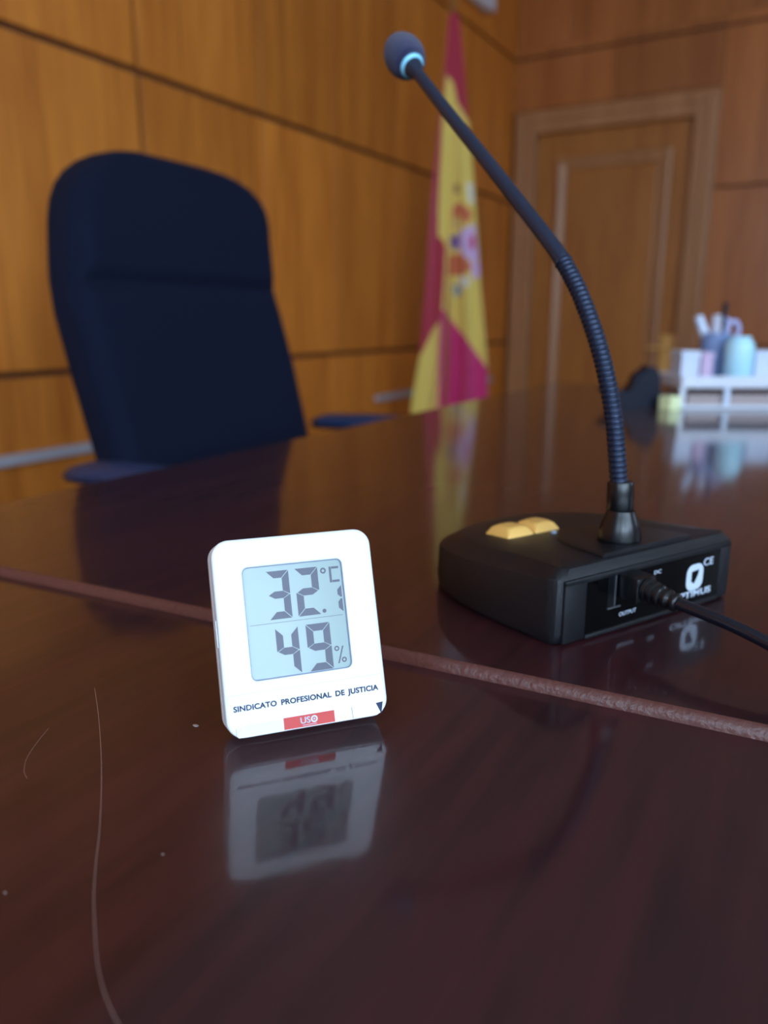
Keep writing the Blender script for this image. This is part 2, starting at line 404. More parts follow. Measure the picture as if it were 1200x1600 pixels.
# ------------------------------------------------------------ office chair
ch = thing('office_chair', 'high-backed navy blue fabric office chair pushed against the desk', 'chair', (-.85, .975, 0))
def lerp_tab(T, z):
    if z <= T[0][0]: return T[0][1:]
    for a, b in zip(T, T[1:]):
        if z <= b[0]:
            t = (z - a[0]) / (b[0] - a[0]); return [p + (q - p) * t for p, q in zip(a[1:], b[1:])]
    return T[-1][1:]
# z, left y, right y, front x, thickness
T = [(.545, .760, 1.185, -.812, .03), (.56, .748, 1.195, -.812, .07), (.70, .745, 1.197, -.840, .088), (.81, .744, 1.203, -.8705, .090), (.90, .746, 1.202, -.896, .092), (.93, .750, 1.204, -.908, .088),
     (.945, .753, 1.206, -.913, .088), (.97, .758, 1.208, -.914, .092), (1.03, .776, 1.222, -.930, .092), (1.06, .789, 1.234, -.940, .090), (1.085, .806, 1.238, -.949, .088), (1.105, .826, 1.231, -.957, .084),
     (1.122, .850, 1.212, -.964, .076), (1.134, .877, 1.180, -.970, .064), (1.142, .905, 1.140, -.978, .046), (1.147, .94, 1.09, -.990, .018)]
def back_loop(z):
    yl, yr, xf, t = lerp_tab(T, z); n = 12
    wd = yr - yl; r = min(.034, t * .45, wd * .45); o = []
    for (px, py) in rrect((xf - t / 2), (yl + yr) / 2, t, wd, r, n):
        s = (py - yl) / wd
        front = max(0, min(1, (px - (xf - t)) / t))
        hol = .010 * math.sin(PI * max(0, min(1, s))) ** 2 * front          # hollow middle between the bolsters
        cz = .928 + .022 * (2 * s - 1) ** 2                                 # the seam below the headrest
        crease = .007 * math.exp(-((z - cz) / .011) ** 2) * front * (1 if .04 < s < .96 else .2)
        o.append((px - hol - crease + .85, py - .975, z))
    return o
zs = []
z = .545
while z < 1.1469:
    zs.append(z); z += .004 if (.90 < z < .975 or z > 1.08) else .012
zs.append(1.147)
bm = NB(); loft(bm, [back_loop(z) for z in zs]); mobj('backrest', bm, M['navy'], ch, True)
bm = NB(); vs = box(bm, .03, .50, -.24, .24, .40, .49, bev=.035, seg=4); mobj('seat', bm, M['navy'], ch, True)
for sgn, yy in ((-1, -.312), (1, .276)):
    bm = NB()
    ox = .028 if sgn < 0 else 0
    pts = [(-.022 + ox, yy, .694), (-.016 + ox, yy, .697), (.01 + ox, yy, .700), (.09, yy, .703), (.17, yy, .705), (.200, yy, .703), (.212, yy, .697)]
    loops = []
    for i, (x, y, zc) in enumerate(pts):
        hw_ = [.010, .026, .031, .032, .031, .024, .010][i]; hh = [.004, .012, .015, .016, .015, .012, .004][i]
        loops.append([(x, y + hw_ * math.cos(a) , zc + hh * math.sin(a)) for a in [2 * PI * k / 20 for k in range(20)]])
    loft(bm, loops); mobj('armrest', bm, M['arm'], ch, True)
    bm = NB(); tube(bm, catmull([(.09, yy, .67), (.10, yy, .60), (.12, yy * .98, .50), (.16, yy * .8, .43), (.20, yy * .5, .405)]), .014, 12)
    mobj('armrest_support', bm, M['black_metal'], ch, True)
bm = NB(); tube(bm, catmull([(-.05, 0, .60), (-.06, 0, .50), (-.02, 0, .42), (.1, 0, .38), (.25, 0, .385)]), .022, 12); mobj('back_bracket', bm, M['black_metal'], ch, True)
bm = NB(); lathe(bm, [(.08, .03), (.2, .03), (.2, .02), (.40, .02)], org=(.25, 0, 0)); mobj('gas_column', bm, M['black_metal'], ch, 40)
bm = NB()
for k in range(5):
    a = 2 * PI * k / 5 + .3; tube(bm, [(.25, 0, .11), (.25 + .15 * math.cos(a), .15 * math.sin(a), .095), (.25 + .29 * math.cos(a), .29 * math.sin(a), .07)], [.026, .022, .015], 10)
mobj('star_base', bm, M['black_metal'], ch, True)
for k in range(5):
    a = 2 * PI * k / 5 + .3; c = Vector((.25 + .29 * math.cos(a), .29 * math.sin(a), .028))
    bm = NB(); ax = Vector((-math.sin(a), math.cos(a), 0)); lathe(bm, [(-.02, .020), (-.018, .028), (.018, .028), (.02, .020)], ax, c, 20); box(bm, c.x - .008, c.x + .008, c.y - .008, c.y + .008, c.z, c.z + .04)
    mobj('caster', bm, M['black_soft'], ch, 40)

# ------------------------------------------------------------ flag on its stand
FO = Vector((-1.65, 3.5, 0)); FX = Vector((.9, .43, 0)).normalized(); FN = Vector((.43, -.9, 0)).normalized()
fl = thing('flag', 'red and yellow national flag with coat of arms draped on a pole by the panelling', 'flag', FO, math.atan2(FX.y, FX.x))
# local frame: x along FX, -y towards the camera
FT = [(.34, -.186, .214), (.50, -.172, .202), (.70, -.140, .194), (1.04, -.112, .154), (1.469, -.087, .111), (1.70, -.064, .084), (1.876, -.046, .061), (2.05, -.034, .042), (2.17, -.026, .024), (2.21, -.014, .010)]
def zig(s, z):
    """depth of the cloth's folds"""
    d = .018 + .03 * (2.2 - z) / 1.8
    return d * (.55 * math.sin(2 * PI * (1.6 * s + .12)) + .28 * math.sin(2 * PI * (4.1 * s + .25 + .10 * z)) + .12 * math.sin(2 * PI * (8.3 * s + .4 * z)))
POLY = [
 ('Y', [(-.031, 1.96), (.001, 1.928), (.02, 1.849), (.062, 1.782), (.159, 1.659), (.234, 1.184), (.291, .461), (.203, .648), (.084, .807), (-.03, .945), (-.023, 1.069), (-.017, 1.229), (-.039, 1.258), (-.057, 1.267), (-.059, 1.386), (-.051, 1.608), (-.043, 1.823)]),
 ('R', [(-.16, 1.302), (-.039, 1.266), (-.017, 1.229), (-.023, 1.069), (-.033, .936), (-.088, .891), (-.157, .951)]),
 ('Y', [(-.039, .891), (-.044, .459), (-.047, .266), (-.312, .262), (-.184, .457), (-.139, .708), (-.078, .837)]),
 ('M', [(-.03, .945), (.084, .807), (.203, .648), (.322, .462), (.305, .074), (-.044, .068), (-.042, .709)]),
 ('O', [(.012, 1.408), (.042, 1.419), (.084, 1.396), (.103, 1.362), (.074, 1.328), (.007, 1.346)]),
 ('G', [(.001, 1.351), (.049, 1.362), (.062, 1.323), (.014, 1.295)]),
 ('B', [(.013, 1.497), (.034, 1.508), (.041, 1.463), (.017, 1.458)]),
 ('W', [(.072, 1.51), (.099, 1.501), (.107, 1.412), (.083, 1.424)]),
 ('L', [(.044, 1.294), (.115, 1.328), (.137, 1.185), (.126, 1.15), (.077, 1.174), (.04, 1.214)]),
 ('P', [(-.0, 1.272), (.039, 1.283), (.046, 1.226), (.01, 1.209)]),
 ('M', [(.093, 1.271), (.117, 1.277), (.118, 1.219), (.094, 1.22)]),
 ('O', [(-.007, 1.186), (.041, 1.197), (.09, 1.162), (.109, 1.127), (.061, 1.098), (-.006, 1.093)]),
 ('L', [(.105, 1.156), (.144, 1.162), (.146, 1.092), (.11, 1.075)]),
 ('W', [(.043, 1.087), (.086, 1.092), (.099, 1.051), (.063, 1.04)]),
 ('S', [(.014, 1.051), (.05, 1.057), (.063, 1.016), (.033, .992)])]
PAL = dict(R=srgb(172, 14, 52), M=srgb(206, 36, 112), Y=srgb(232, 202, 96), O=srgb(206, 104, 62), G=srgb(216, 176, 96), B=srgb(150, 96, 66), W=srgb(226, 222, 216), L=srgb(214, 178, 220), P=srgb(104, 70, 140), S=srgb(150, 158, 160))
def inside(pt, poly):
    x, y = pt; c = False; j = len(poly) - 1
    for i in range(len(poly)):
        xi, yi = poly[i]; xj, yj = poly[j]
        if (yi > y) != (yj > y) and x < (xj - xi) * (y - yi) / (yj - yi) + xi: c = not c
        j = i
    return c
def flag_col(h, z):
    k = 'R'
    for key, pl in POLY:
        if inside((h, z), pl): k = key
    return PAL[k]
NS, NZ = 90, 220
bm = NB(); cl = bm.loops.layers.float_color.new('dye'); front = []; back = []
for j in range(NZ + 1):
    z = .34 + (2.21 - .34) * j / NZ; hl, hr = lerp_tab(FT, z); rf, rb = [], []
    for i in range(NS + 1):
        s = i / NS; h = hl + (hr - hl) * s; hem = .02 * math.sin(5 * s) * (1 - min(1, (z - .34) / .2))
        y = -zig(s, z) * (hr - hl) / .3
        rf.append(bm.verts.new((h, y - .012, z - hem))); rb.append(bm.verts.new((h, y - .009 + .05 * math.sin(PI * s) * (hr - hl) / .3, z - hem)))
    front.append(rf); back.append(rb)
def q(a, b, c, d):
    f = bm.faces.new((a, b, c, d)); ctr = f.calc_center_median(); col = flag_col(ctr.x, ctr.z)
    for l in f.loops: l[cl] = col
for j in range(NZ):
    for i in range(NS):
        q(front[j][i], front[j][i + 1], front[j + 1][i + 1], front[j + 1][i]); q(back[j][i + 1], back[j][i], back[j + 1][i], back[j + 1][i + 1])
    q(back[j][0], front[j][0], front[j + 1][0], back[j + 1][0]); q(front[j][NS], back[j][NS], back[j + 1][NS], front[j + 1][NS])
for i in range(NS):
    q(front[0][i + 1], front[0][i], back[0][i], back[0][i + 1]); q(front[NZ][i], front[NZ][i + 1], back[NZ][i + 1], back[NZ][i])
M['flag'] = mat('flag_satin', (1, 1, 1, 1), .5, sheen=.3)
_n = M['flag'].node_tree; _a = _n.nodes.new('ShaderNodeVertexColor'); _a.layer_name = 'dye'; _n.links.new(_a.outputs[0], _n.nodes['Principled BSDF'].inputs['Base Color'])
mobj('cloth', bm, M['flag'], fl, True)
bm = NB(); tube(bm, [(-.004, .028, .04), (-.006, .022, 1.2), (-.008, .006, 2.42)], .013, 16); mobj('pole', bm, M['pole'], fl, True)
bm = NB(); lathe(bm, [(0, .012), (.01, .026), (.02, .026), (.03, .012), (.06, .03), (.09, .034), (.14, .018), (.2, .002)], org=(-.008, .006, 2.41)); mobj('finial', bm, M['gold'], fl, True)
bm = NB(); lathe(bm, [(0, .17), (.02, .17), (.04, .12), (.05, .04), (.14, .03), (.14, .016)], org=(-.004, .028, 0)); mobj('base', bm, M['gold'], fl, 40)

# ------------------------------------------------------------ thermometer
LEAN = R(20); CL, SL = math.cos(LEAN), math.sin(LEAN)
th = thing('digital_thermometer', 'white digital thermometer with grey display reading 32.1 and 49 percent', 'thermometer', (-.1662, .1796, ZL), R(49.03))
HB = .0056                                  # height of the front bottom edge above the desk
def F(a, v, d=0):                           # a across, v up the face, d into the body (metres)
    return Vector((a, v * SL + d * CL, HB + v * CL - d * SL))
W_, H_, D_ = .0600, .0690, .0160
LX0, LX1, LY0, LY1 = .0115, .0483, .0187, .0587
bm = NB(); n = 10
def outer(ins, d, rr=.0062): return [F(x, y, d) for x, y in rrect(W_ / 2 + .0007, H_ / 2, W_ - .0014 - 2 * ins, H_ - 2 * ins, max(.001, rr - ins), n)]
def inner(g, d): return [F(x, y, d) for x, y in rrect((LX0 + LX1) / 2, (LY0 + LY1) / 2, LX1 - LX0 + 2 * g, LY1 - LY0 + 2 * g, .0022 + g, n)]
loft(bm, [inner(0, .0015), inner(0, .0003), inner(.0003, .00005), inner(.0008, 0), outer(.0012, 0), outer(.0005, .0002), outer(.0001, .0007), outer(0, .0014), outer(0, .0088), outer(.0004, .0090), outer(.0004, .0096), outer(0, .0098), outer(0, D_ - .0016), outer(.0005, D_ - .0005), outer(.0016, D_)], cap0=False)
body = mobj('body', bm, M['whitep'], th, 40)
bm = NB(); loft(bm, [inner(.0002, .0015), inner(.0002, .0018)]); lcd = mobj('display', bm, M['lcd'], th); lcd['label'] = 'grey-green liquid crystal display'
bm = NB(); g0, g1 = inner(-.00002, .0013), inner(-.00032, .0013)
loft(bm, [g0, g1, inner(-.00032, .0016), inner(-.00002, .0016)], close=True); mobj('recess_shade_ring', bm, M['lcd_recess_shade'], th)  # thin added ring whose colour stands in for the recess's shadow
bm = NB(); loft(bm, [[F(x, y, d) for x, y in rrect(.0019, .0365, .0016, .010, .0007, 3)] for d in (.0035, .0095)]); mobj('side_button', bm, M['whitep'], th, 40)
bm = NB(); loft(bm, [[F(x, y, d) for x, y in rrect(.030, .030, .020, .030, .003, 4)] for d in (D_ - .0002, D_ + .0012)]); mobj('battery_cover', bm, M['whitep'], th, 40)
def onface(bm, name, m, parent, d=-.00006, thk=.00005, label=None):
    """bm in the face's own plane (x across, y up) -> laid on the face"""
    thick(bm, thk)
    for v in bm.verts: v.co = F(v.co.x, v.co.y, d - v.co.z)
    o = mobj(name, bm, m, parent)
    if label: o['label'] = label
    return o
mm = .001
def seg_digit(bm, x0, x1, y0, y1, on, t=.0026, shear=.0):
    """seven-segment digit with pointed, mitred segments"""
    g = .00016; ym = (y0 + y1) / 2
    def add(pts): flat(bm, [(x + shear * (y - y0), y) for x, y in pts])
    if 'a' in on: add([(x0 + g, y1), (x1 - g, y1), (x1 - t - g, y1 - t), (x0 + t + g, y1 - t)])
    if 'd' in on: add([(x0 + g, y0), (x0 + t + g, y0 + t), (x1 - t - g, y0 + t), (x1 - g, y0)])
    if 'g' in on: add([(x0 + g + .0003, ym), (x0 + t, ym + t / 2), (x1 - t, ym + t / 2), (x1 - g - .0003, ym), (x1 - t, ym - t / 2), (x0 + t, ym - t / 2)])
    if 'b' in on: add([(x1, y1 - g), (x1, ym + g), (x1 - .0003, ym + g), (x1 - t, ym + t / 2 + g), (x1 - t, y1 - t - g)])
    if 'c' in on: add([(x1, y0 + g), (x1 - t, y0 + t + g), (x1 - t, ym - t / 2 - g), (x1 - .0003, ym - g), (x1, ym - g)])
    if 'f' in on: add([(x0, y1 - g), (x0 + t, y1 - t - g), (x0 + t, ym + t / 2 + g), (x0 + .0003, ym + g), (x0, ym + g)])
    if 'e' in on: add([(x0, y0 + g), (x0, ym - g), (x0 + .0003, ym - g), (x0 + t, ym - t / 2 - g), (x0 + t, y0 + t + g)])
LD = .0015 - .00002
bm = NB()
seg_digit(bm, .0200, .0283, .0392, .0565, 'abcdg'); seg_digit(bm, .0305, .0391, .0392, .0565, 'abged')
mobj_ = onface(bm, 'temperature_digit', M['seg'], lcd, LD)
bm = NB(); seg_digit(bm, .0215, .0297, .0192, .0360, 'fgbc'); seg_digit(bm, .0326, .0415, .0192, .0360, 'abcdfg'); onface(bm, 'humidity_digit', M['seg'], lcd, LD)
bm = NB()                                    # tenths digit 1, half hidden by the window's edge
x = .0474
flat(bm, [(x, .0488), (x, .0446), (x - .0006, .0446), (x - .0016, .0456), (x - .0016, .0473)]); flat(bm, [(x, .0392), (x - .0016, .0407), (x - .0016, .0428), (x - .0006, .0440), (x, .0440)])
c_ = [(.0402 + .00075 * math.cos(2 * PI * k / 16), .0402 + .00075 * math.sin(2 * PI * k / 16)) for k in range(16)]; flat(bm, c_)
onface(bm, 'tenths_digit', M['seg'], lcd, LD)
bm = NB(); ringpoly(bm, .0412, .0548, .0005, .0011)
cx0, cx1, cy0, cy1, t_ = .0434, .0471, .0502, .0560, .00085
flat(bm, [(cx0, cy0), (cx0 + t_, cy0), (cx0 + t_, cy1), (cx0, cy1)]); flat(bm, [(cx0 + t_ + .0001, cy1 - t_), (cx1, cy1 - t_), (cx1, cy1), (cx0 + t_ + .0001, cy1)]); flat(bm, [(cx0 + t_ + .0001, cy0), (cx1, cy0), (cx1, cy0 + t_), (cx0 + t_ + .0001, cy0 + t_)])
onface(bm, 'celsius_sign', M['seg'], lcd, LD)
bm = NB(); ringpoly(bm, .0433, .0261, .00045, .00095); ringpoly(bm, .0457, .0218, .00045, .00095)
flat(bm, [(.0433, .0207), (.04385, .0207), (.0459, .0268), (.04535, .0268)]); onface(bm, 'percent_sign', M['seg'], lcd, LD)
bm = NB(); flat(bm, [(.0128, .03795), (.0469, .03795), (.0469, .0381), (.0128, .0381)]); onface(bm, 'divider_line', M['seg'], lcd, LD)
# label strip
bm = NB(); flat(bm, [(.0025, .0060), (.0041, .0014), (.0052, .0004), (.0552, .0004), (.0575, .0016), (.0588, .0050), (.0586, .0150), (.0024, .0150)])
lab = onface(bm, 'paper_label', M['label'], th, -.00002, .00008)
bm = NB(); flat(bm, [(.0024, .01492), (.0586, .01492), (.0586, .01503), (.0024, .01503)]); flat(bm, [(.0024, .0118), (.0025, .0118), (.0025, .0150), (.0024, .0150)]); flat(bm, [(.0585, .0118), (.0586, .0118), (.0586, .0150), (.0585, .0150)])
onface(bm, 'label_edge', M['label_edge'], lab, -.00011)
bm = text_bm('SINDICATO PROFESIONAL DE JUSTICIA', .0528, .0026, bold=.036, word=1.75, space=1.03)
bmesh.ops.translate(bm, verts=bm.verts[:], vec=(.0041, .0087, 0)); onface(bm, 'label_text', M['ink_navy'], lab, -.00011)
bm = NB(); flat(bm, [(.0210, .0006), (.0395, .0006), (.0395, .0047), (.0210, .0047)]); red = onface(bm, 'red_emblem', M['red'], lab, -.00011, label='red rectangle with white letters')
bm = text_bm('US', .0036, .0023, bold=.02); bmesh.ops.translate(bm, verts=bm.verts[:], vec=(.0270, .0017, 0))
ringpoly(bm, .0320, .00285, .0007, .00125); ringpoly(bm, .0320, .00285, .00001, .00032)
flat(bm, [(.0276, .0011), (.0328, .0011), (.0328, .00125), (.0276, .00125)]); onface(bm, 'emblem_letters', M['ink_w'], red, -.00018)
bm = NB(); flat(bm, [(.0047, .0009), (.0068, .0006), (.0068, .0041), (.0047, .0041)]); flat(bm, [(.0072, .0007), (.0205, .0007), (.0205, .0044), (.0072, .0044)]); onface(bm, 'pale_print', M['tint'], lab, -.00011)
bm = NB(); onface_tri = NB(); flat(onface_tri, [(.0553, .0047), (.0580, .0049), (.0570, .0006)]); onface(onface_tri, 'corner_triangle', M['ink_navy'], lab, -.00012)
onface_ln = NB(); flat(onface_ln, [(.0462, .0005), (.04635, .0005), (.0461, .0046), (.04595, .0046)]); onface(onface_ln, 'fold_line', M['ink_navy'], lab, -.00012)
flat(bm, [(.0043, .0013), (.00445, .0012), (.00445, .0037), (.0043, .0037)])
onface(bm, 'corner_mark', M['ink_navy'], lab, -.00012)

# ------------------------------------------------------------ desk microphone
MA = R(62.77)
mi = thing('desk_microphone', 'black gooseneck desk microphone with yellow keys, standing on the glossy desk', 'microphone', (-.0925, .3128, ZT), MA)
# local frame: x along the connector face (0-.1266), +y away from it, z up
LEFT = catmull([(0, 0, 0), (-.0028, .025, 0), (-.0040, .050, 0), (-.0012, .074, 0), (.0050, .092, 0), (.0150, .1055, 0), (.0300, .1155, 0), (.0470, .1205, 0), (.0633, .1215, 0)], 6)
def outline(ins_s, ins_f, ins_r, z0, z1):
    """body outline, inset by ins_s (sides), ins_f (front) and ins_r (connector edge)"""
    half_ = []; cx = .0633; rc = .005; Nn = len(LEFT)
    for k, p in enumerate(LEFT):
        t = (LEFT[min(k + 1, Nn - 1)] - LEFT[max(k - 1, 0)]).normalized(); nrm = Vector((t.y, -t.x))
        if k == Nn - 1: nrm = Vector((0, -1))
        w_ = ins_s + (ins_f - ins_s) * (k / (Nn - 1)); w_ *= min(1, .35 + p.y / .05)
        x, y = p.x + nrm.x * w_, p.y + nrm.y * w_
        half_.append((x, y))
    half_[0] = (half_[0][0] + rc * .9, ins_r)
    half_.insert(1, (half_[1][0] + rc * .25, ins_r + rc * .3)); 
    h2 = [half_[0], half_[1]] + [q_ for q_ in half_[2:] if q_[1] > ins_r + rc * .4 or True]
    left = h2; right = [(2 * cx - x, y) for x, y in reversed(h2[:-1])]
    return [(x, y, z0 + (z1 - z0) * max(0, min(1, y / .1215))) for x, y in left + right]
bm = NB()
loops = [outline(.0025, .0025, .002, .0004, .0004), outline(.0006, .0006, .0008, .0022, .0022), outline(0, 0, 0, .006, .006), outline(.0006, .0006, 0, .0300, .0195), outline(.0014, .0014, .0006, .0315, .0210), outline(.0120, .0100, .0022, .0350, .0258), outline(.0138, .0116, .0034, .0357, .0266)]
V = loft(bm, loops, cap1=False)
# domed, gently sloping top
top = loops[-1]; cxy = (.0633, .06); prev = V[-1]
for sc in (.8, .55, .3):
    cur = [bm.verts.new((cxy[0] + (x - cxy[0]) * sc, cxy[1] + (y - cxy[1]) * sc, .0359 - .0089 * max(0, ((cxy[1] + (y - cxy[1]) * sc)) / .13) ** 1.3)) for x, y, z in top]
    m_ = len(cur)
    for k in range(m_): bm.faces.new((prev[k], prev[(k + 1) % m_], cur[(k + 1) % m_], cur[k]))
    prev = cur
bm.faces.new(prev)
mobj('housing', bm, M['blackp'], mi, 28)
# raised half-round land round the stem
bm = NB(); pts = []
cx, cy = .0633, .006
for k in range(49):
    a = -R(12) + (PI + R(24)) * k / 48
    pts.append((cx + .0315 * math.cos(a), max(.0042, cy + .050 * math.sin(a))))
def land(dr, z): return [(cx + (x - cx) * (1 - dr / .04), max(.0042, cy + (y - cy) * (1 - dr / .04)), z - .0089 * max(0, y / .13) ** 1.3) for x, y in pts]
loft(bm, [land(0, .0345), land(.0002, .0368), land(.0012, .0374)], cap0=False); mobj('stem_land', bm, M['blackp'], mi, 40)
# connector face
bm = NB(); loft(bm, [[(x, y, z) for x, z in rrect(.0657, .0146, .097, .0262, .0008, 3)] for y in (-.0006, .003)]); pan = mobj('connector_panel', bm, M['black_gloss'], mi)
bm = NB(); box(bm, .0172, .1142, -.0016, .001, .0008, .0030, bev=.0004); mobj('panel_sill', bm, M['blackp'], mi, 30)
bm = NB(); box(bm, .0036, .0172, -.0010, .002, .0012, .0302, bev=.0005); box(bm, .1142, .1230, -.0010, .002, .0012, .0302, bev=.0005); box(bm, .0036, .1230, -.0010, .002, .0277, .0306, bev=.0005); mobj('panel_frame', bm, M['blackp'], mi, 30)
def onpanel(bm, name, m, parent=pan, y=-.0007):
    thick(bm, .0001)
    for v in bm.verts: v.co = Vector((v.co.x, y - v.co.z, v.co.y))
    return mobj(name, bm, m, parent)
def ptext(s, x, z, wd, h, name, bold=.01):
    b = text_bm(s, wd, h, bold); bmesh.ops.translate(b, verts=b.verts[:], vec=(x, z, 0)); return onpanel(b, name, M['ink_w'])
ptext('OUTPUT', .0400, .0068, .0118, .0021, 'output_lettering')
ptext('OPTIMUS', .0785, .0056, .0305, .0036, 'maker_lettering', .03)
ptext('CE', .1012, .0207, .0078, .0040, 'conformity_mark', .015)
ptext('-20', .0605, .0085, .0062, .0022, 'level_mark')
ptext('DC', .0630, .0232, .0052, .0019, 'supply_mark')
bm = NB(); flat(bm, rrect(.0948, .0162, .0132, .0136, .0046, 6)); lg = onpanel(bm, 'maker_emblem', M['ink_w'])
bm = NB(); flat(bm, [(.0920, .0194), (.0978, .0198), (.0972, .0172), (.0944, .0128), (.0922, .0142)]); onpanel(bm, 'emblem_mark', M['black_gloss'], lg, -.00085)
# sockets
bm = NB()
for a, b_, c, d in ((.0355, .0361, .0125, .0280), (.0315, .0400, .0122, .0128)):
    box(bm, a, b_, -.0013, .0004, c, d)
mobj('socket_rim', bm, M['steel'], mi)
bm = NB(); box(bm, .0312, .0365, -.0009, .0002, .0130, .0282); mobj('socket', bm, M['black_soft'], mi)
# plug, boot and cable (one lead)
ld = thing('cable', 'black cable plugged into the microphone base, running off to the right', 'cable', (-.0925, .3128, ZT), MA)
bm = NB(); box(bm, .0372, .0500, -.0120, -.0008, .0168, .0285, bev=.0009); mobj('plug', bm, M['black_soft'], ld, 40)
bm = NB(); pth = catmull([(.0440, -.0118, .0228), (.0445, -.019, .0218), (.045, -.028, .0208)], 14); rads = []
for i in range(len(pth)):
    t = i / (len(pth) - 1); ribs = .0006 if (int(t * 9) % 2 == 0) else -.0003
    rads.append(.0054 - .0020 * t + ribs)
tube(bm, pth, rads, 20); mobj('strain_relief', bm, M['black_soft'], ld, 50)
ca, sa = math.cos(MA), math.sin(MA)
def toloc(x, y, z): dx, dy = x + .0925, y - .3128; return (dx * ca + dy * sa, -dx * sa + dy * ca, z - ZT)
pth = catmull([(.045, -.027, .0209), (.0453, -.040, .0203), (.046, -.055, .0190), (.0468, -.070, .0165), (.0485, -.085, .0120), toloc(.030, .3045, .7570), toloc(.058, .2920, .7540), toloc(.10, .268, .7478), toloc(.22, .20, .7478), toloc(.40, .16, .7478), toloc(.60, .14, .7478), toloc(.655, .135, .7478), toloc(.675, .13, .735), toloc(.68, .13, .60), toloc(.69, .14, .2), toloc(.75, .16, .006), toloc(1.1, .3, .004)], 14)
M['cord'] = mat('cord_black', srgb(18, 22, 34), .16)
bm = NB(); tube(bm, pth, .0027, 18); mobj('cord', bm, M['cord'], ld, True)
# yellow keys
M['yellow_d'] = mat('yellow_key_dip', srgb(222, 172, 96), .5)
def ztop(y): return .0359 - .0089 * max(0, y / .13) ** 1.3
for (x0, x1, y0, y1) in ((.0235, .0415, .0585, .0770), (.0425, .0600, .0585, .0770)):
    bm = NB(); zt_ = ztop(y0) - .0006; cxk, cyk = (x0 + x1) / 2, (y0 + y1) / 2
    L_ = []
    for ins, dz, rr_ in ((0, 0, .001), (.0002, .0012, .001), (.0020, .0044, .002), (.0040, .0056, .003), (.0055, .0054, .003)):
        L_.append([(x, y, zt_ + dz - .0012 * (y - y0) / .018) for x, y in rrect(cxk, cyk, x1 - x0 - 2 * ins, y1 - y0 - 2 * ins, rr_, 5)])
    loft(bm, L_); mobj('push_key', bm, M['yellow'], mi, 50)
bm = NB(); lathe(bm, [(-.001, .0018), (.0006, .0018), (.0013, .0010)], org=(.0505, .0535, ztop(.0535)), seg=16); mobj('indicator_light', bm, M['led'], mi, True)
# stem socket and gooseneck, bending away along +y in the plane x = SX
SX, SY = .0591, .0183
bm = NB(); lathe(bm, [(0, .0100), (.0006, .0104), (.002, .0104), (.006, .0099), (.0095, .0090), (.0125, .0077), (.0155, .0066)], org=(SX, SY, .0362), seg=40)
mobj('cone_collar', bm, M['black_soft'], mi, 40)
bm = NB(); lathe(bm, [(0, .0060), (.0005, .0063), (.0135, .0063), (.0143, .0059), (.0143, .0050)], Vector((0, .06, 1)), org=(SX, SY + .0009, .0512), seg=40); mobj('collar', bm, M['black_soft'], mi, 40)
G = [(.0026, .0640), (.0057, .0811), (.0090, .0962), (.0136, .1111), (.0196, .1260), (.0274, .1410), (.0370, .1563), (.0484, .1705)]
path = catmull([(SX, SY + a, b) for a, b in G], 60)
# arc-length ribs: wound steel hose
ln = [0]
for a, b in zip(path, path[1:]): ln.append(ln[-1] + (b - a).length)
tot = ln[-1]; pitch = .0026; K = int(tot / pitch) * 8; pts = []; rads = []; j = 0
for i in range(K + 1):
    s = tot * i / K
    while j < len(ln) - 2 and ln[j + 1] < s: j += 1
    t = (s - ln[j]) / max(1e-9, ln[j + 1] - ln[j]); pts.append(path[j].lerp(path[j + 1], t))
    rads.append(.0037 + .0007 * abs(math.sin(PI * s / pitch)) ** .7)
bm = NB(); tube(bm, pts, rads, 24); mobj('gooseneck', bm, M['flex'], mi, True)
S2 = [(.0470, .1688), (.0484, .1703), (.0600, .1815), (.1030, .2200), (.1442, .2562), (.1731, .2823), (.1800, .2885)]
p2 = catmull([(SX, SY + a, b) for a, b in S2], 8); n2_ = len(p2)
r2 = [(.0046 if i < 3 else .0043 - .0010 * (i / n2_)) for i in range(n2_)]
bm = NB(); tube(bm, p2, r2, 24); mobj('stem', bm, M['stem'], mi, 50)
hd = Vector((0, SY + .2030, .3093)) - Vector((0, SY + .1799, .2884)); hd.normalize(); ho = Vector((SX, SY + .1785, .2871))
bm = NB(); lathe(bm, [(-.012, .0030), (-.006, .0036), (0, .0056), (.002, .0060)], hd, ho, 32); mobj('head_sleeve', bm, M['stem'], mi, 50)
bm = NB(); lathe(bm, [(.0016, .0056), (.0018, .0069), (.0030, .0074), (.0042, .0074), (.0046, .0068)], hd, ho, 40); o = mobj('head_ring', bm, M['ring'], mi, 60); o['label'] = 'pale blue ring'
bm = NB(); prof = [(.0036, .0072)]
for k in range(1, 25):
    t = k / 24; prof.append((.0036 + .0290 * t, .0002 + .0118 * (math.sin(PI * (.22 + .78 * t)) ** .62 if t < 1 else 0)))
lathe(bm, prof, hd, ho, 40); o = mobj('foam_windscreen', bm, M['foam'], mi, True)

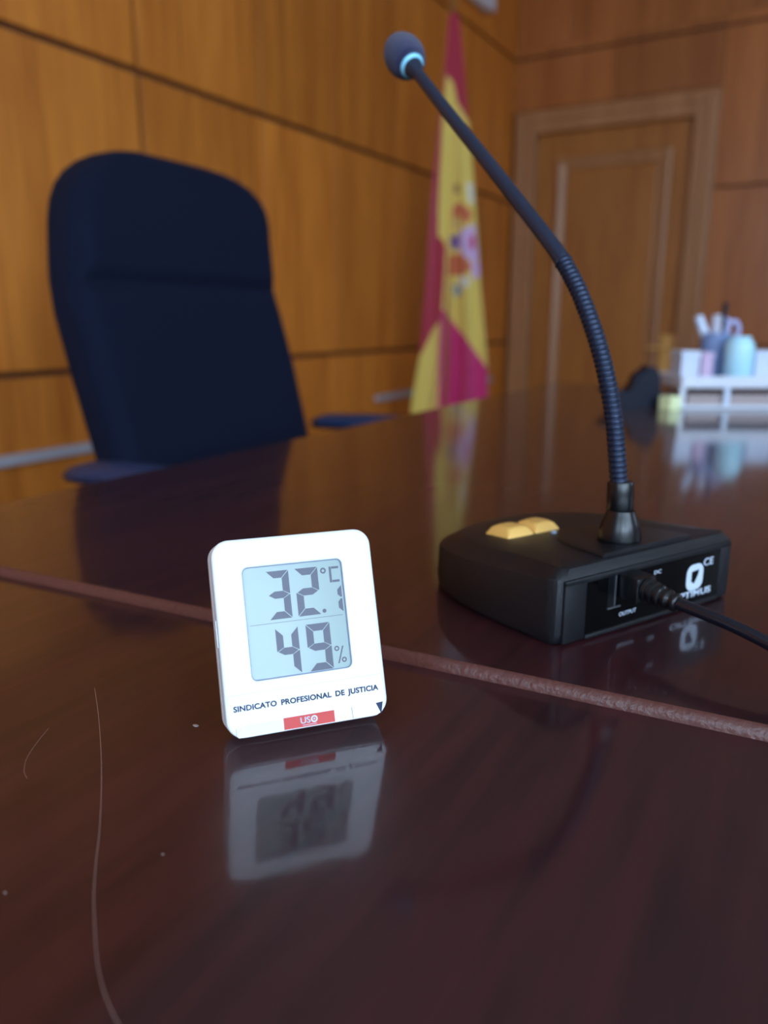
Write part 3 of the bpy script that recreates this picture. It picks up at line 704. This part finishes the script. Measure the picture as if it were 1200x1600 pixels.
# ------------------------------------------------------------ far end of the desk (camera-facing group, turned with the tray)
TR = Vector((-.2143, 1.328, ZT)); TA = R(29.85)
def TP(x, y, z=0): return (TR.x + x * math.cos(TA) - y * math.sin(TA), TR.y + x * math.sin(TA) + y * math.cos(TA), ZT + z)
tr = thing('desk_tray', 'white two-level desk tray at the far end of the desk', 'tray', TP(.124, .06), TA)
bm = NB(); box(bm, -.12, .12, -.06, .06, .0005, .007, bev=.002); mobj('lower_shelf', bm, M['tray'], tr)
bm = NB(); box(bm, -.122, .122, -.062, .062, .034, .040, bev=.002)
for a, b_, c, d in ((-.122, .122, -.062, -.058), (-.122, .122, .058, .062), (-.122, -.118, -.062, .062), (.118, .122, -.062, .062)): box(bm, a, b_, c, d, .036, .053, bev=.0015)
mobj('upper_shelf', bm, M['tray'], tr)
for px in (-.117, -.045, .117):
    for py in (-.057, .056):
        bm = NB(); box(bm, px - .004, px + .004, py - .003, py + .003, .005, .036); mobj('post', bm, M['marker'] if px == -.045 else M['tray'], tr)
pp = NB(); box(pp, -.105, .105, -.05, .05, 0, .016, bev=.001)
o = mobj('paper_stack', pp, M['paper'], None, loc=TP(.124, .06, .0072)); o.rotation_euler.z = TA; tag(o, 'beige paper stack lying on the lower level of the white tray', 'paper')
def tbox(name, label, cat, x0, x1, y0, y1, h, m, group=None):
    root = thing(name, label, cat, TP((x0 + x1) / 2, (y0 + y1) / 2, .0402), TA, group)
    a, b_ = (x1 - x0) / 2, (y1 - y0) / 2
    bm = NB(); box(bm, -a, a, -b_, b_, 0, h * .82, bev=.002); mobj('box_body', bm, m, root)
    bm = NB(); box(bm, -a - .001, a + .001, -b_ - .001, b_ + .001, h * .80, h, bev=.002); mobj('lid', bm, m, root)
tbox('small_box', 'pale blue-white card box at the left end of the white tray', 'box', .008, .038, .02, .07, .052, M['boxw'])
tbox('small_box', 'pinkish card box on the white tray, left of the grey-blue pen cup', 'box', .041, .060, .02, .07, .050, M['boxp'])
tbox('small_box', 'white card box on the tray just right of the pale cyan bottle', 'box', .128, .17, .02, .09, .052, M['boxw'])
cp = thing('pen_cup', 'grey-blue pen cup holding pens on the white tray', 'cup', TP(.085, .082, .0402), TA)
bm = NB(); lathe(bm, [(.003, .0), (.003, .020), (.078, .0225), (.080, .0235), (.080, .0245), (.0, .0215), (0, 0)][::-1]); mobj('cup_wall', bm, M['cup'], cp, 40)
bt = thing('bottle', 'pale cyan plastic bottle standing on the white tray beside the pen cup', 'bottle', TP(.104, .030, .0402), TA)
bm = NB(); lathe(bm, [(0, .020), (.002, .0225), (.060, .0225), (.066, .021), (.068, .016)]); mobj('bottle_body', bm, M['bottle'], bt, True)
bm = NB(); lathe(bm, [(.067, .017), (.073, .017), (.075, .015)]); mobj('cap', bm, M['bottle'], bt, 40)
def stick(name, label, cat, x0, x1, y0, y1, h0, h1, r, m, cap=None):
    a = Vector(TP(x0, y0, .0402 + h0)); b = Vector(TP(x1, y1, .0402 + h1)); root = thing(name, label, cat, a)
    bm = NB(); d = (b - a); tube(bm, [(0, 0, 0), d * .7], r, 14); mobj('barrel', bm, m, root, 40)
    bm = NB(); tube(bm, [d * .68, d * .98, d], [r * 1.12, r * 1.05, r * .6], 14); mobj('cap', bm, cap or m, root, 40)
stick('marker_pen', 'thick white marker pen leaning far left out of the pen cup', 'pen', .097, .052, .080, .082, .008, .108, .0068, M['marker'])
stick('marker_pen', 'off-white marker pen standing upright in the pen cup', 'pen', .083, .081, .078, .076, .006, .110, .0075, M['card'])
stick('ballpoint_pen', 'slim black pen standing tallest in the pen cup', 'pen', .092, .096, .085, .080, .006, .130, .0038, M['dark_desk'])
sc_ = thing('scissors', 'scissors with lilac handles upright in the pen cup', 'scissors', TP(.094, .092, .046), TA)
bm = NB(); box(bm, -.004, .004, -.001, .001, 0, .07); mobj('blade', bm, M['steel'], sc_)
for s_, ang in ((0, .0), (1, .3)):
    bm = NB(); c0 = Vector((.004 + s_ * .018, 0, .084 - s_ * .006)); tube(bm, [c0 + Vector((.011 * math.cos(t), 0, .015 * math.sin(t))) for t in [2 * PI * k / 24 for k in range(25)]], .0042, 10); mobj('handle', bm, M['lilac'], sc_, True)
# sticky notes and tape dispenser
sn = NB(); box(sn, -.012, .012, -.012, .012, 0, .022, bev=.0008)
o = mobj('sticky_note_block', sn, M['sticky'], None, loc=TP(-.012, .002, 0)); o.rotation_euler.z = TA + .5; tag(o, 'pale yellow block of sticky notes left of the white tray', 'sticky notes')
td = thing('tape_dispenser', 'small black tape dispenser left of the yellow sticky notes', 'tape dispenser', TP(-.055, .045, 0), TA)
bm = NB(); sp = [(-.040, 0), (.046, 0), (.050, .012), (.048, .020), (.036, .026), (.034, .050), (.026, .066), (.014, .068), (-.006, .044), (-.018, .026), (-.040, .030), (-.058, .032), (-.060, .026), (-.044, .018)]
loft(bm, [[(x, y, z) for x, z in sp] for y in (-.018, .018)]); mobj('dispenser_body', bm, M['dark_desk'], td, 30)
bm = NB(); lathe(bm, [(-.012, .010), (-.012, .022), (.012, .022), (.012, .010)], (0, 1, 0), (.012, 0, .040), 32); mobj('tape_roll', bm, M['dark_desk'], td, 40)
bm = NB(); lathe(bm, [(-.014, .009), (.014, .009)], (0, 1, 0), (.012, 0, .040), 24); mobj('hub', bm, M['black_metal'], td, 40)

# ------------------------------------------------------------ hairs and specks on the near desk
def strand(name, label, pts, r):
    bm = NB(); tube(bm, catmull([(x, y, ZL + r * .9) for x, y in pts], 8), r, 6); o = mobj(name, bm, M['hair'], None, True); tag(o, label, 'hair')
strand('hair_strand', 'long fine hair lying in a curve left of the thermometer', [(-.2469, .1926), (-.2264, .1771), (-.204, .1591), (-.186, .1437), (-.1712, .1303), (-.1609, .1203), (-.1514, .1116), (-.1423, .1042), (-.1338, .0977), (-.1252, .0923), (-.1161, .0882), (-.1068, .085)], .000085)
strand('hair_strand', 'short faint curled hair near the left edge of the picture', [(-.2354, .162), (-.2305, .1535), (-.2245, .145), (-.2184, .1396), (-.214, .1374)], .00005)
for (x, y, r, lab) in ((-.1897, .1904, .0011, 'small grey crumb on the desk just left of the thermometer'), (-.1726, .1008, .0004, 'tiny pale crumb at the left edge of the picture'), (-.1478, .1324, .0004, 'tiny pale crumb between the long hair and the thermometer')):
    bm = NB(); bmesh.ops.create_icosphere(bm, subdivisions=2, radius=r)
    for v in bm.verts: v.co = Vector((v.co.x * (1 + .3 * random.random()), v.co.y * .8, max(0, v.co.z * .25 + r * .12)))
    o = mobj('crumb', bm, M['speck'], None, True, loc=(x, y, ZL)); tag(o, lab, 'crumb')
